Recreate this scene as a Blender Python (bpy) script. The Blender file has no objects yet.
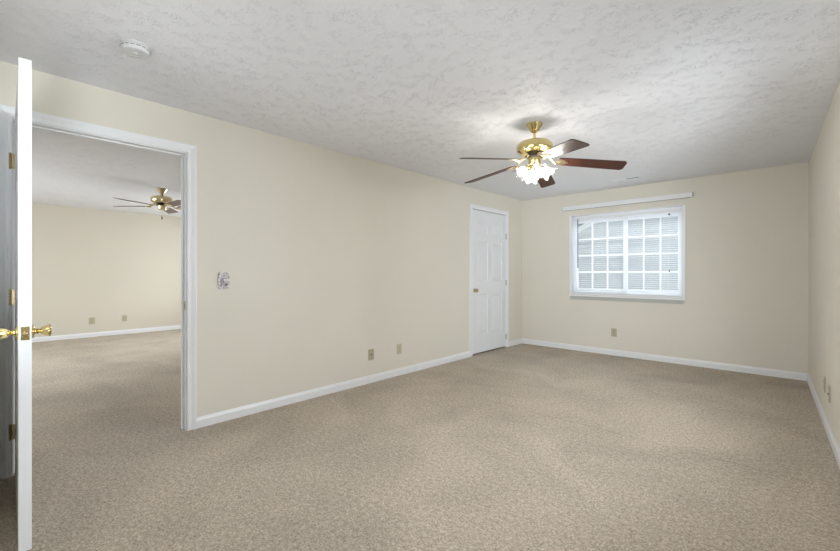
import bpy, bmesh, math, random
from math import pi, sin, cos, radians as R
from mathutils import Vector, Matrix, Euler
random.seed(7)
sc = bpy.context.scene
COL = sc.collection

# ------------------------------------------------------------------ camera
cam_d = bpy.data.cameras.new('camera')
cam_d.sensor_width = 36.0
cam_d.lens = 36.0 * 398.4 / 840.0
cam_d.shift_y = -2.5 / 840.0
cam_d.clip_start = 0.02
cam = bpy.data.objects.new('camera', cam_d)
cam.location = (3.375, -6.197, 1.203)
cam.rotation_euler = (R(90), 0, R(42.93))
COL.objects.link(cam)
sc.camera = cam

# ------------------------------------------------------------------ world / colour
w = bpy.data.worlds.new('overcast_sky')
sc.world = w
w.use_nodes = True
wn = w.node_tree
bg = wn.nodes['Background']
bg.inputs['Color'].default_value = (0.80, 0.90, 1.0, 1)
bg.inputs['Strength'].default_value = 0.55
vs = sc.view_settings
vs.view_transform = 'Standard'
vs.look = 'None'
vs.gamma = 1.0
vs.use_curve_mapping = False
vs.exposure = -0.06

# ------------------------------------------------------------------ area lamps for daylight outside the openings, most of them added as fill
def area(name, loc, rot, sx, sy, power, col):
    d = bpy.data.lights.new(name, 'AREA')
    d.shape = 'RECTANGLE'; d.size = sx; d.size_y = sy
    d.energy = power; d.color = col
    o = bpy.data.objects.new(name, d); COL.objects.link(o)
    o.location = loc; o.rotation_euler = rot
    return o
DAY = (0.86, 0.93, 1.0)
def daylight(name, loc, target, sx, sy, power):
    q = (Vector(target) - Vector(loc)).to_track_quat('-Z', 'Y').to_euler()
    return area(name, loc, q, sx, sy, power, DAY)
daylight('fill_right_high_to_back', (5.3, -5.3, 2.2), (1.9, -1.6, 0.0), 3, 3, 560)  # added fill: four lamps shining through the made-up right-wall opening
daylight('fill_right_low_to_back', (6.6, -6.8, 0.0), (1.4, -0.7, 2.3), 3, 2, 470)
daylight('fill_right_low_to_front', (7.4, -0.2, 0.0), (0.3, -5.6, 2.3), 3, 2, 130)
daylight('fill_right_high_to_front', (6.0, -1.2, 2.2), (0.3, -5.4, 1.1), 3, 3, 760)
daylight('fill_front_high', (2.3, -9.5, 2.3), (2.7, -1, 0.9), 3, 2, 200)  # added fill pair, through the made-up opening behind the camera
daylight('fill_front_low', (2.3, -9.5, 0.3), (2.7, -1, 2.2), 3, 2, 110)
area('fill_next_room_left', (-3.6, -9.0, 1.7), (R(78), 0, 0), 2.6, 1.6, 240, DAY)  # added lamp outside an unseen opening, lights the next room
area('daylight_next_room_side_window', (-4.6, -1.7, 1.7), (R(-78), 0, 0), 2.0, 1.6, 150, DAY)
area('daylight_back_window_sky', (1.6, 1.5, 3.2), (R(-55), 0, 0), 2.4, 1.2, 200, DAY)
daylight('fill_neighbor_house', (1.0, 0.4, 7.0), (1.0, 5.0, 1.5), 6, 2, 30)  # unseen lamp added overhead to brighten the siding
area('daylight_back_window_ground', (1.6, 1.3, -0.1), (R(-125), 0, 0), 2.4, 1.2, 110, DAY)

# ------------------------------------------------------------------ materials
def lin(c):
    return tuple(((x/255)/12.92 if x/255 <= 0.04045 else ((x/255+0.055)/1.055)**2.4) for x in c) + (1,)
def mat(name, rgb=None, rough=0.5, metal=0.0, lincol=None, **kw):
    m = bpy.data.materials.new(name); m.use_nodes = True
    b = m.node_tree.nodes['Principled BSDF']
    b.inputs['Base Color'].default_value = lincol if lincol else lin(rgb)
    b.inputs['Roughness'].default_value = rough
    b.inputs['Metallic'].default_value = metal
    for k, v in kw.items():
        b.inputs[k].default_value = v
    return m
def nodes(m): return m.node_tree.nodes, m.node_tree.links, m.node_tree.nodes['Principled BSDF']
def coords(m, scale=(1, 1, 1)):
    n, l, b = nodes(m)
    tc = n.new('ShaderNodeTexCoord'); mp = n.new('ShaderNodeMapping')
    mp.inputs['Scale'].default_value = scale
    l.new(tc.outputs['Object'], mp.inputs['Vector'])
    return mp.outputs['Vector']
def noise(m, vec, scale, detail=2, rough=0.5, dist=0.0):
    n, l, b = nodes(m)
    t = n.new('ShaderNodeTexNoise')
    t.inputs['Scale'].default_value = scale; t.inputs['Detail'].default_value = detail
    t.inputs['Roughness'].default_value = rough; t.inputs['Distortion'].default_value = dist
    l.new(vec, t.inputs['Vector'])
    return t.outputs['Fac']
def ramp(m, fac, stops):
    n, l, b = nodes(m)
    r = n.new('ShaderNodeValToRGB')
    e = r.color_ramp.elements
    e[0].position, e[0].color = stops[0]
    e[1].position, e[1].color = stops[-1]
    for p, c in stops[1:-1]:
        x = e.new(p); x.color = c
    l.new(fac, r.inputs['Fac'])
    return r.outputs['Color']
def bump(m, h, strength, dist=0.01, normal=None):
    n, l, b = nodes(m)
    bp = n.new('ShaderNodeBump')
    bp.inputs['Strength'].default_value = strength
    bp.inputs['Distance'].default_value = dist
    l.new(h, bp.inputs['Height'])
    if normal: l.new(normal, bp.inputs['Normal'])
    l.new(bp.outputs['Normal'], b.inputs['Normal'])
    return bp.outputs['Normal']
def math_node(m, op, a, b_):
    n, l, _ = nodes(m)
    t = n.new('ShaderNodeMath'); t.operation = op
    for i, x in enumerate((a, b_)):
        if isinstance(x, (int, float)): t.inputs[i].default_value = x
        else: l.new(x, t.inputs[i])
    return t.outputs[0]

def paint(name, rgb):
    m = mat(name, rgb, 0.75)
    v = coords(m)
    n, l, b = nodes(m)
    c = lin(rgb)
    k = ramp(m, noise(m, v, 1.3, 2), [(0.3, tuple(x*0.985 for x in c[:3])+(1,)), (0.7, tuple(min(1, x*1.015) for x in c[:3])+(1,))])
    l.new(k, b.inputs['Base Color'])
    bump(m, noise(m, v, 160, 3), 0.12, 0.002)
    b.inputs['Specular IOR Level'].default_value = 0.3
    return m
M = {}
M['wall'] = paint('beige_wall_paint', (223, 217, 203))
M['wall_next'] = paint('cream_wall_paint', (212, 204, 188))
M['white'] = mat('white_trim_paint', (232, 232, 232), 0.35)
M['door'] = mat('white_door_paint', (228, 229, 230), 0.4)
M['vinyl'] = mat('white_window_vinyl', (240, 241, 243), 0.3)
M['plastic_white'] = mat('white_plastic', (212, 212, 210), 0.4)
M['apron'] = mat('grey_apron', (186, 184, 178), 0.5)  # even grey, a step darker than the white trim
M['brass'] = mat('polished_brass', None, 0.2, 1.0, lincol=(0.72, 0.59, 0.28, 1))
M['brass_old'] = mat('dull_brass', None, 0.34, 1.0, lincol=(0.52, 0.42, 0.24, 1))
M['brass_pale'] = mat('pale_satin_brass', None, 0.28, 1.0, lincol=(0.72, 0.60, 0.38, 1))
M['dark'] = mat('dark_recess', (30, 27, 24), 0.6)
M['beige_plate'] = mat('beige_plastic_plate', (180, 171, 146), 0.45)
M['beige_light'] = mat('light_beige_plate', (196, 187, 162), 0.45)
M['beige_dark'] = mat('dark_beige_socket', (120, 108, 86), 0.5)
M['grey_metal'] = mat('grey_hinge_steel', (120, 118, 112), 0.35, 0.8)
M['wand'] = mat('grey_clear_wand', (92, 98, 112), 0.2)
# ceiling: slapped brush texture
m = mat('textured_white_ceiling', (234, 234, 236), 0.9)
v = coords(m)
n_, l_, b_ = nodes(m)
rid = math_node(m, 'ABSOLUTE', math_node(m, 'SUBTRACT', noise(m, v, 36, 2, 0.5, 1.2), 0.5), 0)
rid = ramp(m, rid, [(0.0, (1, 1, 1, 1)), (0.035, (0, 0, 0, 1))])
msk = ramp(m, noise(m, v, 13, 2), [(0.46, (0, 0, 0, 1)), (0.66, (1, 1, 1, 1))])
hh = math_node(m, 'ADD', math_node(m, 'MULTIPLY', rid, msk), math_node(m, 'MULTIPLY', noise(m, v, 45, 3), 0.35))
bump(m, hh, 0.62, 0.008)
M['ceiling'] = m
# carpet
m = mat('beige_cut_pile_carpet', (178, 164, 146), 0.95)
v = coords(m)
n_, l_, b_ = nodes(m)
fine = math_node(m, 'ADD', math_node(m, 'MULTIPLY', noise(m, v, 105, 2, 0.6), 0.65), math_node(m, 'MULTIPLY', noise(m, v, 40, 2, 0.6), 0.35))
c1 = ramp(m, fine, [(0.34, lin((146, 133, 117))), (0.5, lin((181, 169, 153))), (0.66, lin((212, 202, 188)))])
big = ramp(m, noise(m, v, 1.4, 3, 0.55, 0.6), [(0.34, (0.88, 0.875, 0.87, 1)), (0.66, (1.09, 1.08, 1.07, 1))])
mx = n_.new('ShaderNodeMix'); mx.data_type = 'RGBA'; mx.blend_type = 'MULTIPLY'; mx.inputs[0].default_value = 1.0
l_.new(c1, mx.inputs[6]); l_.new(big, mx.inputs[7])
# the carpet seam across the room at y = -3
sx = n_.new('ShaderNodeSeparateXYZ'); l_.new(v, sx.inputs[0])
wob = math_node(m, 'MULTIPLY', math_node(m, 'SUBTRACT', noise(m, v, 3, 2), 0.5), 0.05)
d = math_node(m, 'ABSOLUTE', math_node(m, 'ADD', math_node(m, 'ADD', sx.outputs[1], 3.0), wob), 0)
seam = ramp(m, d, [(0.0, (0, 0, 0, 1)), (0.012, (1, 1, 1, 1))])
inx = ramp(m, math_node(m, 'MULTIPLY', sx.outputs[0], 0.25), [(0.28, (1, 1, 1, 1)), (0.36, (0, 0, 0, 1))])
seam = math_node(m, 'MAXIMUM', math_node(m, 'MAXIMUM', seam, inx), ramp(m, noise(m, v, 11, 2), [(0.45, (0, 0, 0, 1)), (0.6, (1, 1, 1, 1))]))
seamc = math_node(m, 'ADD', math_node(m, 'MULTIPLY', seam, 0.22), 0.78)
mx2 = n_.new('ShaderNodeMix'); mx2.data_type = 'RGBA'; mx2.blend_type = 'MULTIPLY'; mx2.inputs[0].default_value = 1.0
cb = n_.new('ShaderNodeCombineColor')
for i in range(3): l_.new(seamc, cb.inputs[i])
l_.new(mx.outputs[2], mx2.inputs[6]); l_.new(cb.outputs[0], mx2.inputs[7])
l_.new(mx2.outputs[2], b_.inputs['Base Color'])
b_.inputs['Specular IOR Level'].default_value = 0.1
hh = math_node(m, 'ADD', math_node(m, 'MULTIPLY', fine, 1.0), math_node(m, 'MULTIPLY', noise(m, v, 22, 2), 0.6))
bump(m, hh, 0.6, 0.010)
M['carpet'] = m
# fan blade wood
def wood(name, a, b):
    m = mat(name, a, 0.48)
    v = coords(m, (3, 40, 40))
    n, l, bb = nodes(m)
    l.new(ramp(m, noise(m, v, 2.2, 4, 0.6, 0.8), [(0.3, lin(a)), (0.7, lin(b))]), bb.inputs['Base Color'])
    bb.inputs['Coat Weight'].default_value = 0.08
    bb.inputs['Coat Roughness'].default_value = 0.3; bb.inputs['Specular IOR Level'].default_value = 0.3
    return m
M['walnut'] = wood('dark_walnut_blade', (46, 25, 18), (78, 42, 30))
M['ashwood'] = wood('washed_brown_blade', (112, 96, 88), (142, 124, 114))
# frosted glass shade
m = bpy.data.materials.new('frosted_glass_shade'); m.use_nodes = True
nt = m.node_tree; nt.nodes.remove(nt.nodes['Principled BSDF'])
out = nt.nodes['Material Output']
tl = nt.nodes.new('ShaderNodeBsdfTranslucent'); tl.inputs[0].default_value = (0.5, 0.49, 0.475, 1)
tp = nt.nodes.new('ShaderNodeBsdfTransparent'); tp.inputs[0].default_value = (0.96, 0.96, 0.96, 1)
gl = nt.nodes.new('ShaderNodeBsdfGlossy'); gl.inputs['Roughness'].default_value = 0.12
m1 = nt.nodes.new('ShaderNodeMixShader'); m1.inputs[0].default_value = 0.65
m2 = nt.nodes.new('ShaderNodeMixShader'); m2.inputs[0].default_value = 0.10
nt.links.new(tl.outputs[0], m1.inputs[1]); nt.links.new(tp.outputs[0], m1.inputs[2])
nt.links.new(m1.outputs[0], m2.inputs[1]); nt.links.new(gl.outputs[0], m2.inputs[2])
nt.links.new(m2.outputs[0], out.inputs[0])
M['shade'] = m
# window glass
m = bpy.data.materials.new('window_glass'); m.use_nodes = True
nt = m.node_tree; nt.nodes.remove(nt.nodes['Principled BSDF'])
out = nt.nodes['Material Output']
tp = nt.nodes.new('ShaderNodeBsdfTransparent'); tp.inputs[0].default_value = (0.95, 0.97, 0.97, 1)
gl = nt.nodes.new('ShaderNodeBsdfGlossy'); gl.inputs['Roughness'].default_value = 0.02
m2 = nt.nodes.new('ShaderNodeMixShader'); m2.inputs[0].default_value = 0.06
nt.links.new(tp.outputs[0], m2.inputs[1]); nt.links.new(gl.outputs[0], m2.inputs[2])
nt.links.new(m2.outputs[0], out.inputs[0])
M['glass'] = m
m = mat('lit_bulb', (255, 244, 225), 0.4)
m.node_tree.nodes['Principled BSDF'].inputs['Emission Color'].default_value = (1, 0.90, 0.74, 1)
m.node_tree.nodes['Principled BSDF'].inputs['Emission Strength'].default_value = 3.5
M['bulb'] = m
# translucent vinyl slats
m = mat('white_vinyl_slat', (238, 240, 244), 0.45)
M['slat'] = m
# neighbour siding
M['siding'] = mat('pale_grey_siding', (206, 207, 210), 0.7)
M['rake'] = mat('white_rake_board', (240, 240, 240), 0.6)
M['shingle'] = mat('grey_roof_shingles', (120, 122, 126), 0.9)
m = mat('lawn_ground', (150, 150, 140), 0.95)
v = coords(m); n_, l_, b_ = nodes(m)
l_.new(ramp(m, noise(m, v, 3, 4), [(0.3, lin((132, 136, 112))), (0.7, lin((170, 170, 152)))]), b_.inputs['Base Color'])
M['ground'] = m
# flowered switch plate
m = mat('floral_printed_plate', (225, 222, 222), 0.35)
v = coords(m); n_, l_, b_ = nodes(m)
l_.new(ramp(m, noise(m, v, 70, 2, 0.5, 1.0), [(0.38, lin((112, 94, 92))), (0.48, lin((168, 156, 154))), (0.60, lin((206, 200, 198)))]), b_.inputs['Base Color'])
M['floral'] = m
M['flower_brown'] = mat('brown_flower_print', (104, 78, 76), 0.5)
M['flower_grey'] = mat('grey_leaf_print', (138, 132, 140), 0.5)

# ------------------------------------------------------------------ mesh helpers
def box(bm, x0, x1, y0, y1, z0, z1, mtx=None):
    vs_ = [bm.verts.new((x, y, z)) for x in (x0, x1) for y in (y0, y1) for z in (z0, z1)]
    for f in ((0, 1, 3, 2), (4, 6, 7, 5), (0, 4, 5, 1), (2, 3, 7, 6), (0, 2, 6, 4), (1, 5, 7, 3)):
        bm.faces.new([vs_[i] for i in f])
    if mtx is not None:
        bmesh.ops.transform(bm, matrix=mtx, verts=vs_)
    return vs_
def lathe(bm, prof, seg=32, mtx=None, mod=None):
    rings = []; allv = []
    for i, (r, z) in enumerate(prof):
        ring = []
        for k in range(seg):
            a = 2*pi*k/seg
            rr, zz = (r, z) if mod is None else mod(i, r, z, a)
            ring.append(bm.verts.new((rr*cos(a), rr*sin(a), zz)))
        rings.append(ring); allv += ring
    for i in range(len(rings)-1):
        for k in range(seg):
            k2 = (k+1) % seg
            bm.faces.new((rings[i][k], rings[i][k2], rings[i+1][k2], rings[i+1][k]))
    return rings, allv
def lathe_solid(bm, prof, seg=32, mtx=None):
    rings, allv = lathe(bm, prof, seg)
    bm.faces.new(list(reversed(rings[0]))); bm.faces.new(rings[-1])
    if mtx is not None: bmesh.ops.transform(bm, matrix=mtx, verts=allv)
    return allv
def tube(bm, pts, r, seg=10):
    pts = [Vector(p) for p in pts]
    rings = []
    for i, p in enumerate(pts):
        t = (pts[min(i+1, len(pts)-1)] - pts[max(i-1, 0)]).normalized()
        up = Vector((0, 0, 1)) if abs(t.z) < 0.95 else Vector((1, 0, 0))
        s = t.cross(up).normalized(); u = s.cross(t)
        rr = r[i] if isinstance(r, (list, tuple)) else r
        rings.append([bm.verts.new(p + s*rr*cos(2*pi*k/seg) + u*rr*sin(2*pi*k/seg)) for k in range(seg)])
    for i in range(len(rings)-1):
        for k in range(seg):
            k2 = (k+1) % seg
            bm.faces.new((rings[i][k], rings[i][k2], rings[i+1][k2], rings[i+1][k]))
    bm.faces.new(list(reversed(rings[0]))); bm.faces.new(rings[-1])
def prism(bm, outline, z0, z1, mtx=None):
    a = [bm.verts.new((x, y, z0)) for x, y in outline]
    b = [bm.verts.new((x, y, z1)) for x, y in outline]
    n = len(a)
    bm.faces.new(list(reversed(a))); bm.faces.new(b)
    for i in range(n):
        j = (i+1) % n
        bm.faces.new((a[i], a[j], b[j], b[i]))
    if mtx is not None: bmesh.ops.transform(bm, matrix=mtx, verts=a+b)
def obj(name, bm, m, parent=None, smooth=False, bevel=0.0, loc=None, rot=None):
    bmesh.ops.recalc_face_normals(bm, faces=bm.faces[:])
    me = bpy.data.meshes.new(name); bm.to_mesh(me); bm.free()
    me.materials.append(m)
    o = bpy.data.objects.new(name, me); COL.objects.link(o)
    if smooth:
        for p in me.polygons: p.use_smooth = True
        md = o.modifiers.new('edges', 'EDGE_SPLIT'); md.split_angle = R(38)
    if bevel:
        md = o.modifiers.new('bevel', 'BEVEL'); md.width = bevel; md.segments = 2
        md.limit_method = 'ANGLE'; md.angle_limit = R(40)
    if parent: o.parent = parent
    if loc: o.location = loc
    if rot: o.rotation_euler = rot
    return o
def struct(o):
    o['kind'] = 'structure'; return o
def empty(name, loc=(0, 0, 0), rot=(0, 0, 0)):
    o = bpy.data.objects.new(name, None); COL.objects.link(o)
    o.location = loc; o.rotation_euler = rot; o.empty_display_size = 0.1
    return o
def tag(o, label, cat, group=None):
    o['label'] = label; o['category'] = cat
    if group: o['group'] = group
    return o
def BM(): return bmesh.new()
def boxes(name, lst, m, parent=None, bevel=0.0, **kw):
    bm = BM()
    for b in lst: box(bm, *b)
    return obj(name, bm, m, parent, bevel=bevel, **kw)

# ------------------------------------------------------------------ setting
H = 2.44
FY = -6.36                       # front wall (behind the camera)
RXS = 0.0331                     # slight skew of the right wall
def rx(y): return 3.521 - RXS*y
NX, NY0, NY1 = -6.25, -8.2, -2.45  # next room

# floors
struct(boxes('floor', [(NX-0.1, 3.95, NY0-0.1, 0.1, -0.1, 0)], M['carpet']))
struct(boxes('ceiling', [(NX-0.1, 3.95, NY0-0.1, 0.1, H, H+0.1)], M['ceiling']))
H2 = 2.412
struct(boxes('ceiling_next_room', [(NX, -0.12, NY0, NY1, H2, H)], M['ceiling']))
# left wall with doorway and closet opening
DY0, DY1, DH = -6.128, -5.168, 2.134      # rough opening of doorway
CY0, CY1, CH = -1.490, -0.515, 2.155      # rough opening of closet
struct(boxes('wall_left', [(-0.12, 0, FY, DY0, 0, H), (-0.12, 0, DY0, DY1, DH, H), (-0.12, 0, DY1, CY0, 0, H),
                    (-0.12, 0, CY0, CY1, CH, H), (-0.12, 0, CY1, 0, 0, H)], M['wall']))
# back wall with window opening
WX0, WX1, WZ0, WZ1 = 0.850, 2.342, 0.870, 2.098
struct(boxes('wall_back', [(-0.12, WX0, 0, 0.14, 0, H), (WX1, 3.66, 0, 0.14, 0, H), (WX0, WX1, 0, 0.14, 0, WZ0), (WX0, WX1, 0, 0.14, WZ1, H)], M['wall']))
# right wall with an unseen opening, added to let in light
ang = math.atan(RXS)
bm = BM()
L = 6.5
for b in ((0, 0.12, -2.75, 0.0, 0, H), (0, 0.12, -L, -4.35, 0, H), (0, 0.12, -4.35, -2.75, 0, 0.85), (0, 0.12, -4.35, -2.75, 2.05, H)): box(bm, *b)
wr = struct(obj('wall_right', bm, M['wall'], loc=(3.521, 0, 0), rot=(0, 0, ang)))
bm = BM()
for b in ((0.0, 0.10, -4.35, -4.31, 0.85, 2.05), (0.0, 0.10, -2.79, -2.75, 0.85, 2.05), (0.0, 0.10, -4.31, -2.79, 0.85, 0.89), (0.0, 0.10, -4.31, -2.79, 2.01, 2.05), (0.04, 0.08, -3.57, -3.53, 0.89, 2.01)): box(bm, *b)
struct(obj('added_window_2', bm, M['vinyl'], loc=(3.521, 0, 0), rot=(0, 0, ang)))  # frame of the added right-wall opening
# front wall, behind the camera, with an opening added for light
struct(boxes('wall_front', [(0, 0.85, FY-0.12, FY, 0, H), (3.45, 3.95, FY-0.12, FY, 0, H), (0.85, 3.45, FY-0.12, FY, 0, 0.85), (0.85, 3.45, FY-0.12, FY, 2.05, H)], M['wall']))
struct(boxes('added_window_3', [(0.85, 0.89, FY-0.06, FY, 0.85, 2.05), (3.41, 3.45, FY-0.06, FY, 0.85, 2.05), (0.89, 3.41, FY-0.06, FY, 0.85, 0.89), (0.89, 3.41, FY-0.06, FY, 2.01, 2.05)], M['vinyl']))  # frame of the added front opening, there only for light
# next room
struct(boxes('wall_next_room_far', [(NX-0.1, NX, NY0, NY1, 0, H)], M['wall_next']))
struct(boxes('wall_next_room_right', [(NX, -5.4, NY1, NY1+0.1, 0, H), (-3.8, -0.12, NY1, NY1+0.1, 0, H), (-5.4, -3.8, NY1, NY1+0.1, 0, 0.8), (-5.4, -3.8, NY1, NY1+0.1, 2.1, H)], M['wall_next']))
struct(boxes('wall_next_room_left', [(NX, -4.7, NY0-0.1, NY0, 0, H), (-2.5, -0.12, NY0-0.1, NY0, 0, H), (-4.7, -2.5, NY0-0.1, NY0, 0, 0.8), (-4.7, -2.5, NY0-0.1, NY0, 2.1, H)], M['wall_next']))
struct(boxes('wall_next_room_near', [(-0.12, 0, NY0, FY-0.12, 0, H)], M['wall_next']))

struct(boxes('wall_closet', [(-0.85, -0.75, -2.35, 0.0, 0, H), (-0.75, -0.12, 0.0, 0.1, 0, H), (-0.75, -0.12, -2.35, -2.25, 0, H)], M['wall']))

# baseboards: moulded profile swept along the wall
BH, BT = 0.083, 0.014
PROF = [(0, 0), (BT, 0), (BT, BH*0.72), (BT*0.8, BH*0.80), (BT*0.55, BH*0.90), (BT*0.4, BH), (0, BH)]
def baseboard(name, p, q, inward):
    p = Vector((p[0], p[1], 0)); q = Vector((q[0], q[1], 0)); n = Vector((inward[0], inward[1], 0)).normalized()
    bm = BM()
    a = [bm.verts.new(p + n*d + Vector((0, 0, z))) for d, z in PROF]
    b = [bm.verts.new(q + n*d + Vector((0, 0, z))) for d, z in PROF]
    k = len(a)
    bm.faces.new(a); bm.faces.new(list(reversed(b)))
    for i in range(k):
        j = (i+1) % k
        bm.faces.new((a[i], b[i], b[j], a[j]))
    return struct(obj(name, bm, M['white']))
baseboard('baseboard_left', (0, -5.119), (0, -1.521), (1, 0))
baseboard('baseboard_left_corner', (0, -0.466), (0, -BT), (1, 0))
baseboard('baseboard_back', (0, 0), (rx(0), 0), (0, -1))
nr = Vector((-cos(ang), -sin(ang), 0))
baseboard('baseboard_right', (rx(-BT), -BT), (rx(FY), FY), nr)
baseboard('baseboard_next_room', (NX, NY0), (NX, NY1), (1, 0))
baseboard('baseboard_front', (0.02, FY), (3.70, FY), (0, 1))

# door casings: stepped profile, mitred
def casing(name, y0, y1, zh, x=0.0, sgn=1):
    """frame round an opening, inner edge y0..y1, head zh; profile across 63 mm"""
    W = 0.063
    prof = [(0.0, 0.0), (0.0, 0.009), (0.006, 0.012), (0.018, 0.0125), (0.022, 0.009), (0.030, 0.010), (0.045, 0.0155), (0.057, 0.018), (W, 0.017), (W, 0.0)]
    bm = BM()
    def line(o, t): return [(x+sgn*t, y0-o, 0), (x+sgn*t, y0-o, zh+o), (x+sgn*t, y1+o, zh+o), (x+sgn*t, y1+o, 0)]
    vs_ = [[bm.verts.new(p) for p in line(o, t)] for o, t in prof]
    n = len(vs_)
    for i in range(n):
        j = (i+1) % n
        for k in range(3):
            bm.faces.new((vs_[i][k], vs_[i][k+1], vs_[j][k+1], vs_[j][k]))
    bm.faces.new([vs_[i][0] for i in range(n)]); bm.faces.new([vs_[i][3] for i in reversed(range(n))])
    return struct(obj(name, bm, M['white']))
casing('trim_1', -6.116, -5.182, 2.120)
casing('trim_2', -6.116, -5.182, 2.120, x=-0.12, sgn=-1)
casing('trim_3', -1.462, -0.533, 2.136)
# jamb linings with stop moulding
jm = struct(boxes('trim_4', [(-0.12, 0, DY0, -6.110, 0, DH), (-0.12, 0, -5.188, DY1, 0, DH), (-0.12, 0, -6.110, -5.188, 2.114, DH),
              (-0.085, -0.045, -6.110, -6.099, 0, 2.114), (-0.085, -0.045, -5.199, -5.188, 0, 2.114), (-0.085, -0.045, -6.099, -5.199, 2.103, 2.114)], M['white'], bevel=0.0015))
boxes('strike_plate', [(-0.036, -0.008, -5.1895, -5.1875, 0.92, 0.985)], M['brass_old'], jm)
boxes('latch_hole', [(-0.027, -0.016, -5.1900, -5.1885, 0.94, 0.965)], M['dark'], jm)
struct(boxes('trim_5', [(-0.12, 0, CY0, -1.468, 0, CH), (-0.12, 0, -0.527, CY1, 0, CH), (-0.12, 0, -1.468, -0.527, 2.142, CH),
              (-0.09, -0.052, -1.468, -1.456, 0, 2.142), (-0.09, -0.052, -0.539, -0.527, 0, 2.142), (-0.09, -0.052, -1.456, -0.539, 2.130, 2.142)], M['white']))

# ------------------------------------------------------------------ six panel doors
def door_leaf(W, Ht, T):
    """local: x across 0..W, y thickness -T/2..T/2, z up"""
    bm = BM()
    st = 0.118*W/0.93; mid = 0.105*W/0.93
    cw = (W - 2*st - mid)/2
    cols = [(st, st+cw), (st+cw+mid, W-st)]
    rows = [(0.270, 0.865), (1.065, 1.655), (1.775, 1.975)]
    k = Ht/2.115
    rows = [(a*k, b*k) for a, b in rows]
    h = T/2
    xs = [0, cols[0][0], cols[0][1], cols[1][0], cols[1][1], W]
    zs = [0] + [z for r in rows for z in r] + [Ht]
    for side in (-1, 1):
        Y = side*h
        for i in range(5):
            for j in range(7):
                x0, x1, z0, z1 = xs[i], xs[i+1], zs[j], zs[j+1]
                if i in (1, 3) and j in (1, 3, 5):
                    rings = []
                    for inset, dep in ((0, 0), (0.008, 0.011), (0.020, 0.012), (0.046, 0.002)):
                        yy = Y - side*dep
                        rings.append([bm.verts.new(p) for p in ((x0+inset, yy, z0+inset), (x1-inset, yy, z0+inset), (x1-inset, yy, z1-inset), (x0+inset, yy, z1-inset))])
                    for a in range(3):
                        for q in range(4):
                            r_ = (q+1) % 4
                            bm.faces.new((rings[a][q], rings[a][r_], rings[a+1][r_], rings[a+1][q]))
                    bm.faces.new(rings[3])
                else:
                    bm.faces.new([bm.verts.new(p) for p in ((x0, Y, z0), (x1, Y, z0), (x1, Y, z1), (x0, Y, z1))])
    for f in (((0, -h, 0), (0, h, 0), (0, h, Ht), (0, -h, Ht)), ((W, -h, 0), (W, h, 0), (W, h, Ht), (W, -h, Ht)),
              ((0, -h, 0), (W, -h, 0), (W, h, 0), (0, h, 0)), ((0, -h, Ht), (W, -h, Ht), (W, h, Ht), (0, h, Ht))):
        bm.faces.new([bm.verts.new(p) for p in f])
    bmesh.ops.remove_doubles(bm, verts=bm.verts[:], dist=0.0004)
    return bm
def knob(name, m, parent, loc, rot, flare=True):
    """axis along local +z, rose at z=0"""
    bm = BM()
    if flare:
        prof = [(0.001, 0), (0.031, 0), (0.031, 0.004), (0.026, 0.009), (0.013, 0.011), (0.010, 0.016), (0.0135, 0.020), (0.010, 0.024), (0.012, 0.029), (0.017, 0.032), (0.021, 0.040), (0.0255, 0.052), (0.0275, 0.060), (0.027, 0.063), (0.020, 0.066), (0.001, 0.067)]
    else:
        prof = [(0.001, 0), (0.031, 0), (0.031, 0.004), (0.025, 0.009), (0.012, 0.012), (0.011, 0.024), (0.020, 0.030), (0.027, 0.040), (0.027, 0.050), (0.021, 0.058), (0.001, 0.061)]
    lathe_solid(bm, prof, 28)
    return obj(name, bm, m, parent, smooth=True, loc=loc, rot=rot)
def hinge(parent, loc, m, h=0.089, leafdir=(0, 1)):
    """barrel with knuckles + two leaves; root at local loc"""
    bm = BM()
    for k in range(5):
        z0 = -h/2 + k*h/5
        lathe_solid(bm, [(0.0066, z0+0.0006), (0.0066, z0+h/5-0.0006)], 12)
    lathe_solid(bm, [(0.0035, -h/2-0.004), (0.005, -h/2-0.002), (0.005, -h/2)], 10)
    lathe_solid(bm, [(0.005, h/2), (0.005, h/2+0.002), (0.0035, h/2+0.004)], 10)
    lx, ly = leafdir
    box(bm, min(0, lx)*0.026-0.0011, max(0, lx)*0.026+0.0011, min(0, ly)*0.026-0.0011, max(0, ly)*0.026+0.0011, -h/2, h/2)
    return obj('hinge', bm, m, parent, loc=loc)

# open door to the next room (seen on its edge)
DT, DW = 0.041, 0.944
d1 = struct(empty('door_1', (0.012, -6.0825, 0.002), (0, 0, -0.0170)))
obj('door_leaf', door_leaf(DW, 2.126, DT), M['door'], d1, bevel=0.0012)
kz = 0.940
for s in (-1, 1):
    knob('door_knob', M['brass'], d1, (DW-0.062, s*DT/2, kz), (R(-90)*s, 0, 0))
lp = boxes('latch_plate', [(DW-0.0005, DW+0.0015, -0.0135, 0.0135, kz-0.029, kz+0.029)], M['brass'], d1, bevel=0.0004)
bm = BM(); lathe_solid(bm, [(0.0075, 0), (0.0075, 0.006), (0.005, 0.010)], 16, Matrix.Translation((DW+0.001, 0, kz)) @ Matrix.Rotation(R(90), 4, 'Y'))
obj('latch_bolt', bm, M['brass_pale'], lp, smooth=True)
for zz in (-0.021, 0.021):
    bm = BM(); lathe_solid(bm, [(0.003, 0), (0.0028, 0.001)], 10, Matrix.Translation((DW+0.0015, 0, kz+zz)) @ Matrix.Rotation(R(90), 4, 'Y'))
    obj('screw', bm, M['brass_old'], lp)
for zz in (1.864, 1.061, 0.264):
    hinge(d1, (-0.001, -DT/2-0.020, zz-0.002), M['brass_old'], leafdir=(0, 1))
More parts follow.
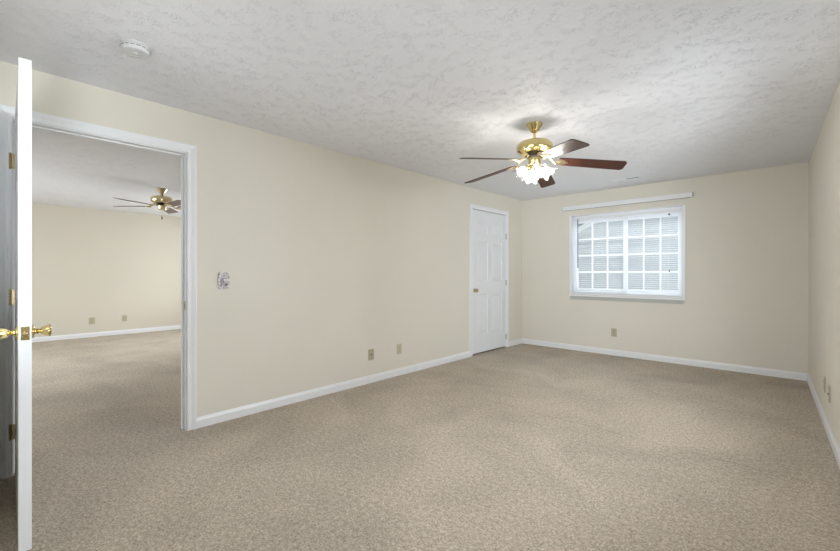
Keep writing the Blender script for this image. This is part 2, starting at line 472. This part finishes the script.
# closet door, closed
d2 = struct(empty('door_2', (-0.0185, -1.465, 0.024), (0, 0, R(90))))
obj('door_leaf', door_leaf(0.935, 2.106, 0.035), M['door'], d2)
knob('door_knob', M['brass_old'], d2, (0.066, -0.0175, 0.925), (R(90), 0, 0), flare=False)
for zz in (1.786, 1.041, 0.17):
    hinge(d2, (0.9365, -0.0235, zz-0.018), M['grey_metal'], leafdir=(0, 1))

# ------------------------------------------------------------------ window_1 (back wall)
w1 = struct(empty('window_1', (0, 0, 0)))
def ring(x0, x1, z0, z1, wd, y0, y1):
    return [(x0, x0+wd, y0, y1, z0, z1), (x1-wd, x1, y0, y1, z0, z1), (x0+wd, x1-wd, y0, y1, z0, z0+wd), (x0+wd, x1-wd, y0, y1, z1-wd, z1)]
boxes('window_trim', [(0.827, 0.850, -0.014, 0, 0.862, 2.096), (2.342, 2.365, -0.014, 0, 0.862, 2.096)], M['vinyl'], w1, bevel=0.002)
boxes('window_sill', [(0.827, 2.365, -0.022, 0.0, 0.846, 0.862), (0.850, 2.342, 0.0, 0.06, 0.870, 0.880)], M['vinyl'], w1, bevel=0.002)
boxes('window_reveal', [(0.850, 0.862, 0, 0.13, 0.87, 2.098), (2.330, 2.342, 0, 0.13, 0.87, 2.098), (0.862, 2.330, 0.0, 0.13, 0.88, 0.884), (0.862, 2.330, 0, 0.13, 2.092, 2.098)], M['white'], w1)
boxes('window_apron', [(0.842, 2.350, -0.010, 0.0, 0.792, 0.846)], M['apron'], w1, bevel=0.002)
boxes('window_frame', [(0.862, 2.330, 0.062, 0.128, 2.060, 2.092)] + ring(0.862, 2.330, 0.884, 2.060, 0.036, 0.062, 0.128), M['vinyl'], w1, bevel=0.002)
def sash(x0, x1, yc):
    z0, z1 = 0.918, 2.024; wd = 0.050
    s = boxes('window_sash', ring(x0, x1, z0, z1, wd, yc-0.014, yc+0.014), M['vinyl'], w1, bevel=0.002)
    gx0, gx1, gz0, gz1 = x0+wd, x1-wd, z0+wd, z1-wd
    mt = []
    for k in (1, 2):
        xm = gx0 + (gx1-gx0)*k/3
        mt.append((xm-0.010, xm+0.010, yc-0.006, yc+0.006, gz0, gz1))
    for k in (1, 2, 3):
        zm = gz0 + (gz1-gz0)*k/4
        mt.append((gx0, gx1, yc-0.0055, yc+0.0055, zm-0.010, zm+0.010))
    boxes('muntin_grille', mt, M['vinyl'], s)
    boxes('pane', [(gx0, gx1, yc+0.007, yc+0.010, gz0, gz1)], M['glass'], s)
sash(0.878, 1.640, 0.080)
sash(1.590, 2.314, 0.108)

# mini blind inside the reveal
bl = tag(empty('window_blind', (0, 0, 0.884)), 'white horizontal mini blind lowered with open slats inside the window', 'blind')
BX0, BX1 = 0.868, 2.324
boxes('headrail', [(BX0, BX1, 0.008, 0.036, 1.140, 1.174)], M['white'], bl, bevel=0.002)
bm = BM()
NS = 39
for i in range(NS):
    z = 0.030 + i*0.0287
    yc = 0.022
    vv = []
    for x in (BX0+0.003, BX1-0.003):
        for t in (-1, -0.5, 0, 0.5, 1):
            vv.append(bm.verts.new((x, yc + t*0.0125, z + 0.0022*(1-t*t) + t*0.0022)))
    for k in range(4): bm.faces.new((vv[k], vv[k+1], vv[k+6], vv[k+5]))
so = obj('slats', bm, M['slat'], bl)
md = so.modifiers.new('thick', 'SOLIDIFY'); md.thickness = 0.0005
boxes('bottom_rail', [(BX0+0.003, BX1-0.003, 0.010, 0.034, 0.004, 0.018)], M['white'], bl, bevel=0.002)
for x in (1.02, 1.59, 2.17):
    for y in (0.0085, 0.0355):
        bm = BM(); tube(bm, [(x, y, 0.016), (x, y, 1.142)], 0.0006, 5)
        obj('ladder_cord', bm, M['white'], bl)
bm = BM(); tube(bm, [(0.955, 0.001, 1.150), (0.955, 0.0005, 1.1), (0.957, 0.0, 0.43)], 0.0068, 8)
lathe_solid(bm, [(0.006, 0.40), (0.008, 0.405), (0.006, 0.44)], 8, Matrix.Translation((0.957, 0, 0)))
obj('tilt_wand', bm, M['wand'], bl)
for x in (2.176, 2.186):
    bm = BM(); tube(bm, [(x, 0.000, 1.150), (x, -0.001, 0.36)], 0.001, 5)
    obj('lift_cord', bm, M['plastic_white'], bl)
bm = BM()
lathe_solid(bm, [(0.004, 0.335), (0.007, 0.34), (0.004, 0.365)], 10, Matrix.Translation((2.181, 0, 0)))
obj('cord_tassel', bm, M['dark'], bl)
boxes('cord_lock', [(2.172, 2.190, -0.002, 0.004, 1.095, 1.118)], M['dark'], bl)

# long white rail above the window
rl = tag(empty('curtain_rail', (0.735, 0, 2.183)), 'long white blind head rail mounted on the wall above the window', 'curtain rail')
boxes('rail_body', [(0, 1.71, -0.055, -0.006, 0.0, 0.063)], M['white'], rl, bevel=0.002)
boxes('end_cap', [(1.71, 1.716, -0.057, -0.004, -0.002, 0.065)], M['plastic_white'], rl, bevel=0.001)
boxes('end_cap', [(-0.006, 0, -0.057, -0.004, -0.002, 0.065)], M['plastic_white'], rl, bevel=0.001)
for x in (0.2, 0.85, 1.5):
    boxes('bracket', [(x, x+0.03, -0.006, 0.0, 0.01, 0.06)], M['grey_metal'], rl)
boxes('track_slot', [(0.02, 1.69, -0.036, -0.026, -0.0015, 0.0)], M['dark'], rl)

# ------------------------------------------------------------------ outside the window
struct(boxes('ground', [(-12, 14, 0.14, 24, -0.5, -0.4)], M['ground']))
nh = tag(empty('neighbor_house', (0, 5.0, -0.4)), 'pale grey sided house with a sloping white roof edge outside the window', 'house')
bm = BM()
# gable wall: eave at left, ridge to the right; siding laps as real wedges
def gable_top(x): return 2.76 + 0.46*(x+0.934) + 0.0
lap = 0.115; z = 0.0
RIDGE = 4.2
while z < 5.1:
    z1 = z + lap
    # x range whose gable top is above z
    xl = max(-1.4, (z1 - 2.84)/0.46 - 0.934)
    xr = min(9.8, 2*RIDGE - xl)
    if xr - xl < 0.2: break
    v8 = [bm.verts.new(p) for p in ((xl, -0.014, z), (xr, -0.014, z), (xr, 0.0, z1), (xl, 0.0, z1), (xl, 0.2, z), (xr, 0.2, z), (xr, 0.2, z1), (xl, 0.2, z1))]
    for f in ((0, 1, 2, 3), (4, 7, 6, 5), (0, 4, 5, 1), (3, 2, 6, 7), (0, 3, 7, 4), (1, 5, 6, 2)):
        bm.faces.new([v8[i] for i in f])
    z = z1
obj('siding_wall', bm, M['siding'], nh)
def roofside(name, dz0, dz1, y0, y1, m):
    bm = BM()
    for s in (0, 1):
        pts = []
        for x in (-1.9, RIDGE):
            zt = gable_top(x)
            pts.append((x if s == 0 else 2*RIDGE-x, zt))
        v_ = []
        for y in (y0, y1):
            for (x, zt), q in ((pts[0], dz0), (pts[1], dz0), (pts[1], dz1), (pts[0], dz1)):
                v_.append(bm.verts.new((x, y, zt+q)))
        for f in ((0, 1, 2, 3), (4, 7, 6, 5), (0, 4, 5, 1), (3, 2, 6, 7), (0, 3, 7, 4), (1, 5, 6, 2)):
            bm.faces.new([v_[i] for i in f])
    return obj(name, bm, m, nh)
roofside('rake_board', -0.06, 0.10, -0.20, -0.16, M['rake'])
roofside('soffit', -0.06, -0.03, -0.16, 0.2, M['rake'])
roofside('roof', 0.10, 0.16, -0.22, 5.0, M['shingle'])

# ------------------------------------------------------------------ ceiling fans
def rot_z(a): return Matrix.Rotation(a, 4, 'Z')
def blade_outline(r0, r1, w0, w1, rc=0.03):
    pts = [(r0, -w0/2)]
    for k in range(9):
        t = k/8
        pts.append((r0 + (r1-rc-r0)*t, -(w0/2 + (w1/2-w0/2)*math.sqrt(t)) if k else -w0/2))
    pts = pts[1:]
    for k in range(1, 7):
        a = -pi/2 + (pi/2)*k/6
        pts.append((r1-rc+rc*cos(a), -w1/2+rc+rc*sin(a)))
    up = [(x, -y) for x, y in reversed(pts)]
    out = pts + up
    res = []
    for p in out:
        if not res or (abs(p[0]-res[-1][0]) + abs(p[1]-res[-1][1])) > 1e-4: res.append(p)
    return res
def make_fan(name, loc, zb, rblade, ang0, brass, bladem, rod_top, hs, irons, fall=0.0):
    """zb: blade height relative to the ceiling; hs scales the housing"""
    root = empty(name, loc)
    bm = BM(); lathe_solid(bm, [(0.064, 0.0), (0.066, -0.006), (0.062, -0.014), (0.056, -0.024), (0.040, -0.050), (0.032, -0.064), (0.022, -0.072), (0.014, -0.078)], 36)
    obj('canopy', bm, brass, root, smooth=True)
    bm = BM(); lathe_solid(bm, [(0.012, -0.072), (0.012, rod_top)], 16)
    obj('downrod', bm, brass, root, smooth=True)
    bm = BM(); lathe_solid(bm, [(0.012, rod_top+0.02), (0.020, rod_top+0.014), (0.020, rod_top)], 16)
    obj('rod_collar', bm, M['dark'], root, smooth=True)
    t = rod_top; g = 0.145*hs
    bm = BM(); lathe_solid(bm, [(0.02, t), (g*0.62, t-0.004), (g*0.86, t-0.014), (g*0.97, t-0.030), (g, t-0.045), (g, t-0.078), (g*0.97, t-0.086), (g*0.90, t-0.090), (g*0.80, t-0.100), (g*0.5, t-0.106)], 48)
    obj('motor_housing', bm, brass, root, smooth=True)
    bm = BM(); lathe_solid(bm, [(0.070, t-0.104), (0.074, t-0.110), (0.074, t-0.132), (0.060, t-0.136)], 32)
    obj('flywheel', bm, M['dark'], root, smooth=True)
    bm = BM(); lathe_solid(bm, [(0.046, t-0.134), (0.050, t-0.138), (0.050, t-0.190), (0.044, t-0.198), (0.020, t-0.203)], 32)
    obj('switch_housing', bm, brass, root, smooth=True)
    root['fly'] = t
    zr = t-0.124
    droop = zb - zr
    ir = None; bld = None
    for k in range(5):
        a = ang0 + k*2*pi/5
        if ir is None:
            bm = BM()
            tube(bm, [(0.068, 0, 0), (0.105, 0.004, -0.002), (0.135, 0.006, droop*0.55), (0.165, 0, droop-0.012), (0.20, 0, droop-0.010)], [0.011, 0.009, 0.008, 0.009, 0.007], 8)
            pl = []
            for q in range(28):
                aa = 2*pi*q/28
                rr = 1 + 0.16*cos(3*aa)
                pl.append((0.215 + 0.045*rr*cos(aa), 0.040*rr*sin(aa)))
            mt = Matrix.Translation((0.2, 0, droop)) @ Matrix.Rotation(fall, 4, 'Y') @ Matrix.Rotation(PITCH, 4, 'X') @ Matrix.Translation((-0.2, 0, 0))
            prism(bm, pl, -0.009, -0.004, mt)
            for (qx, qy) in ((0.238, 0.018), (0.238, -0.018), (0.205, 0)):
                lathe_solid(bm, [(0.006, -0.013), (0.0065, -0.009)], 10, mt @ Matrix.Translation((qx, qy, 0)))
            ir = obj('blade_iron', bm, irons, root, smooth=True)
            bm = BM()
            prism(bm, blade_outline(0.19, rblade, 0.105, 0.140), -0.0035, 0.0035)
            bld = obj('blade', bm, bladem, root, bevel=0.001)
            i2, b2 = ir, bld
        else:
            i2 = ir.copy(); COL.objects.link(i2); i2.parent = root
            b2 = bld.copy(); COL.objects.link(b2); b2.parent = root
        i2.location = (0, 0, zr); i2.rotation_euler = (0, 0, a)
        mm = Matrix.Translation((0, 0, zb)) @ rot_z(a) @ Matrix.Translation((0.2, 0, 0)) @ Matrix.Rotation(fall, 4, 'Y') @ Matrix.Rotation(PITCH, 4, 'X') @ Matrix.Translation((-0.2, 0, 0))
        b2.matrix_local = mm
    return root, t
PITCH = R(-13)
fan, t = make_fan('ceiling_fan', (1.82, -3.13, H), 2.120-H, 0.705, R(34), M['brass'], M['walnut'], -0.145, 1.0, M['brass_pale'], R(6.5))
tag(fan, 'brass ceiling fan with dark walnut blades and lit tulip glass lamps', 'ceiling fan')
# light kit
zk = t-0.190
bm = BM(); lathe_solid(bm, [(0.030, zk-0.008), (0.040, zk-0.016), (0.040, zk-0.032), (0.022, zk-0.046), (0.006, zk-0.052)], 28)
obj('lamp_hub', bm, M['brass'], fan, smooth=True)
def shade_bm():
    bm = BM()
    prof = [(0.020, 0.0), (0.024, 0.008), (0.034, 0.022), (0.041, 0.040), (0.043, 0.056), (0.046, 0.070), (0.055, 0.084), (0.064, 0.092)]
    def mod(i, r, z, a):
        f = max(0, (i-3)/4)**1.6
        return r*(1+0.13*f*cos(6*a)+0.03*f*cos(12*a)), z + 0.008*f*cos(6*a)
    lathe(bm, prof, 60, mod=mod)
    return bm
first = None
for k in range(4):
    a = R(312 + 90*k)
    tilt = R(50)
    dirv = Vector((sin(tilt)*cos(a), sin(tilt)*sin(a), -cos(tilt)))
    p0 = Vector((0, 0, zk-0.024))
    p1 = p0 + Vector((0.030*cos(a), 0.030*sin(a), 0.0))
    p2 = p1 + Vector((0.020*cos(a), 0.020*sin(a), 0.004))
    p3 = p2 + dirv*0.014
    bm = BM(); tube(bm, [p0, p1, p2, p3], 0.008, 10)
    mtx = Matrix.Translation(p3) @ dirv.to_track_quat('Z', 'Y').to_matrix().to_4x4()
    lathe_solid(bm, [(0.012, -0.012), (0.022, -0.006), (0.023, 0.010), (0.018, 0.012)], 20, mtx)
    arm = obj('lamp_arm', bm, M['brass'], fan, smooth=True)
    if first is None:
        s = obj('lamp_shade', shade_bm(), M['shade'], fan)
        for p in s.data.polygons: p.use_smooth = True
        bm = BM(); lathe_solid(bm, [(0.008, 0.008), (0.009, 0.020), (0.015, 0.032), (0.018, 0.044), (0.014, 0.056), (0.004, 0.062)], 20)
        b = obj('light_bulb', bm, M['bulb'], s, smooth=True)
        first = (s, b)
    else:
        s = first[0].copy(); COL.objects.link(s); s.parent = fan
        b = first[1].copy(); COL.objects.link(b); b.parent = s
    s.matrix_local = mtx
    ld = bpy.data.lights.new('bulb_light', 'POINT'); ld.energy = 5.4; ld.color = (1.0, 0.96, 0.90); ld.shadow_soft_size = 0.03
    lo = bpy.data.objects.new('bulb_light', ld); COL.objects.link(lo); lo.parent = fan
    lo.location = p3 + dirv*0.095
bm = BM(); tube(bm, [(0.035, -0.03, zk), (0.046, -0.040, zk-0.02), (0.046, -0.040, zk-0.12)], 0.0014, 6)
lathe_solid(bm, [(0.002, zk-0.145), (0.006, zk-0.138), (0.004, zk-0.12)], 10, Matrix.Translation((0.046, -0.040, 0)))
obj('pull_chain', bm, M['brass'], fan)

fan2, t2 = make_fan('ceiling_fan', (-3.24, -4.53, H2), 2.160-H2, 0.655, R(8), M['brass_pale'], M['ashwood'], -0.105, 0.95, M['brass_pale'])
tag(fan2, 'pale brass ceiling fan without lamps seen through the open doorway', 'ceiling fan')
zk = t2-0.2
bm = BM(); tube(bm, [(0, 0, zk), (0, 0, zk-0.09)], 0.0018, 6)
pc = obj('pull_chain', bm, M['brass_old'], fan2)
bm = BM(); lathe_solid(bm, [(0.004, zk-0.135), (0.009, zk-0.130), (0.009, zk-0.100), (0.004, zk-0.088)], 12)
obj('chain_pull', bm, M['flower_brown'], pc)
for f in (fan, fan2):
    if 'fly' in f: del f['fly']

# ------------------------------------------------------------------ smoke detector
sd = tag(empty('smoke_detector', (0.765, -5.665, H)), 'round white smoke detector on the ceiling near the doorway', 'smoke detector'); sd.scale = (1, 1, 0.82)
bm = BM(); lathe_solid(bm, [(0.068, 0), (0.068, -0.010), (0.064, -0.012)], 48); obj('mounting_plate', bm, M['plastic_white'], sd, smooth=True)
bm = BM(); lathe_solid(bm, [(0.063, -0.012), (0.067, -0.014), (0.066, -0.040), (0.060, -0.050), (0.050, -0.053), (0.034, -0.0535), (0.032, -0.051), (0.02, -0.051)], 48); obj('cover', bm, M['plastic_white'], sd, smooth=True)
bm = BM()
for k in range(16):
    a = 2*pi*k/16
    box(bm, 0.0655, 0.0676, -0.009, 0.009, -0.030, -0.026, rot_z(a))
obj('vent_slots', bm, M['grey_metal'], sd)
bm = BM(); lathe_solid(bm, [(0.012, -0.0505), (0.012, -0.054), (0.010, -0.055)], 24); obj('test_button', bm, M['white'], sd, smooth=True)
bm = BM(); lathe_solid(bm, [(0.0025, -0.0525), (0.0025, -0.0540)], 10, Matrix.Translation((0.040, 0.018, 0))); obj('indicator_light', bm, M['grey_metal'], sd)

# ceiling vent
cv = tag(empty('ceiling_vent', (1.79, -0.525, H)), 'white slotted air vent in the ceiling in front of the window', 'vent')
boxes('vent_frame', [(-0.17, 0.17, -0.055, -0.040, -0.006, 0), (-0.17, 0.17, 0.040, 0.055, -0.006, 0), (-0.17, -0.155, -0.04, 0.04, -0.006, 0), (0.155, 0.17, -0.04, 0.04, -0.006, 0), (-0.006, 0.006, -0.04, 0.04, -0.006, 0)], M['white'], cv, bevel=0.001)
boxes('duct_opening', [(-0.155, 0.155, -0.04, 0.04, -0.0015, -0.0005)], M['dark'], cv)
bm = BM()
for k in range(6):
    for (xa, xb, tl_) in ((-0.155, -0.006, -40), (0.006, 0.155, 12)):
        mt = Matrix.Translation((0, -0.033+k*0.0133, -0.0055)) @ Matrix.Rotation(R(tl_), 4, 'X')
        box(bm, xa, xb, -0.0055, 0.0055, -0.0006, 0.0006, mt)
obj('louver', bm, M['white'], cv)

# ------------------------------------------------------------------ outlets and switch (local: plate in xz plane, facing -y)
def outlet(loc, rotz, label, kind, plate, dark, w_=0.076, h_=0.120):
    r = tag(empty('wall_outlet', loc, (0, 0, rotz)), label, 'outlet')
    boxes('cover_plate', [(-w_/2, w_/2, -0.0065, 0, -h_/2, h_/2)], plate, r, bevel=0.003)
    if kind == 'duplex':
        for s in (-1, 1):
            rc = boxes('receptacle', [(-0.0165, 0.0165, -0.0085, -0.0055, s*0.0195-0.0140, s*0.0195+0.0140)], plate, r, bevel=0.002)
            boxes('slots', [(-0.0080, -0.0052, -0.0092, -0.0080, s*0.0195-0.002, s*0.0195+0.008), (0.0052, 0.0080, -0.0092, -0.0080, s*0.0195-0.002, s*0.0195+0.008), (-0.0025, 0.0025, -0.0092, -0.0080, s*0.0195-0.010, s*0.0195-0.006)], dark, rc)
        bm = BM(); lathe_solid(bm, [(0.003, 0), (0.0025, 0.001)], 10, Matrix.Translation((0, -0.0065, 0)) @ Matrix.Rotation(R(90), 4, 'X')); obj('screw', bm, dark, r)
    else:
        bm = BM(); lathe_solid(bm, [(0.008, 0), (0.008, 0.003), (0.0045, 0.004), (0.0045, 0.010)], 16, Matrix.Translation((0, -0.006, 0)) @ Matrix.Rotation(R(90), 4, 'X')); obj('coax_jack', bm, dark, r, smooth=True)
        for s in (-1, 1):
            bm = BM(); lathe_solid(bm, [(0.003, 0), (0.0025, 0.001)], 10, Matrix.Translation((0, -0.0065, s*0.042)) @ Matrix.Rotation(R(90), 4, 'X')); obj('screw', bm, dark, r)
    return r
XP = R(90)     # plate on a wall facing +x
outlet((0, -3.360, 0.308), XP, 'beige wall plate on the long wall, the one nearer the doorway', 'coax', M['beige_plate'], M['beige_dark'])
outlet((0, -2.930, 0.310), XP, 'beige duplex outlet on the long wall, the one nearer the closet door', 'duplex', M['beige_light'], M['beige_dark'])
outlet((1.484, 0, 0.333), 0, 'beige outlet low on the back wall under the window', 'duplex', M['beige_plate'], M['beige_dark'])
outlet((rx(-1.68), -1.68, 0.318), R(-90)+ang, 'beige outlet low on the right wall, the one nearer the back corner', 'duplex', M['beige_plate'], M['beige_dark'])
outlet((rx(-2.0), -2.0, 0.312), R(-90)+ang, 'beige wall plate low on the right wall, the one nearer the camera', 'coax', M['beige_plate'], M['beige_dark'])
outlet((NX, -4.912, 0.305), XP, 'beige outlet on the far room wall, left of the pair seen through the doorway', 'duplex', M['beige_plate'], M['beige_dark'], 0.088, 0.125)
outlet((NX, -4.412, 0.310), XP, 'beige outlet on the far room wall, right of the pair seen through the doorway', 'duplex', M['beige_plate'], M['beige_dark'], 0.080, 0.120)

sw = tag(empty('light_switch', (0, -4.914, 1.140), (0, 0, XP)), 'white light switch with a brown and grey floral cover plate beside the doorway', 'light switch')
pts = []
for q in range(96):
    a = 2*pi*q/96
    c_, s_ = cos(a), sin(a)
    ex = 0.30
    X = 0.043*math.copysign(abs(c_)**ex, c_); Z = 0.068*math.copysign(abs(s_)**ex, s_)
    f = 1 + 0.035*cos(14*a)
    pts.append((X*f, Z*f))
bm = BM(); prism(bm, pts, 0, 0.007, Matrix.Rotation(R(90), 4, 'X'))
obj('cover_plate', bm, M['floral'], sw, bevel=0.0015)
boxes('toggle', [(-0.005, 0.005, -0.017, -0.006, -0.002, 0.012)], M['plastic_white'], sw, bevel=0.001)
def petals(cx, cz, r, n, m, name):
    bm = BM()
    for k in range(n):
        a = 2*pi*k/n
        o = [(r*0.55*cos(a) + r*0.5*cos(b)*(1 if abs(cos(a)) > .5 else .8), r*0.55*sin(a) + r*0.5*sin(b)) for b in [2*pi*j/10 for j in range(10)]]
        prism(bm, o, 0.0066+0.0002*k, 0.0082+0.0002*k, Matrix.Translation((cx, 0, cz)) @ Matrix.Rotation(R(90), 4, 'X'))
    return obj(name, bm, m, sw)
petals(-0.016, 0.010, 0.012, 5, M['flower_grey'], 'printed_flower')
petals(0.018, -0.032, 0.013, 5, M['flower_brown'], 'printed_flower')
petals(-0.002, -0.012, 0.008, 5, M['flower_brown'], 'printed_flower')
petals(0.004, 0.042, 0.008, 4, M['flower_grey'], 'printed_leaf')
petals(-0.020, -0.044, 0.007, 4, M['flower_grey'], 'printed_leaf')
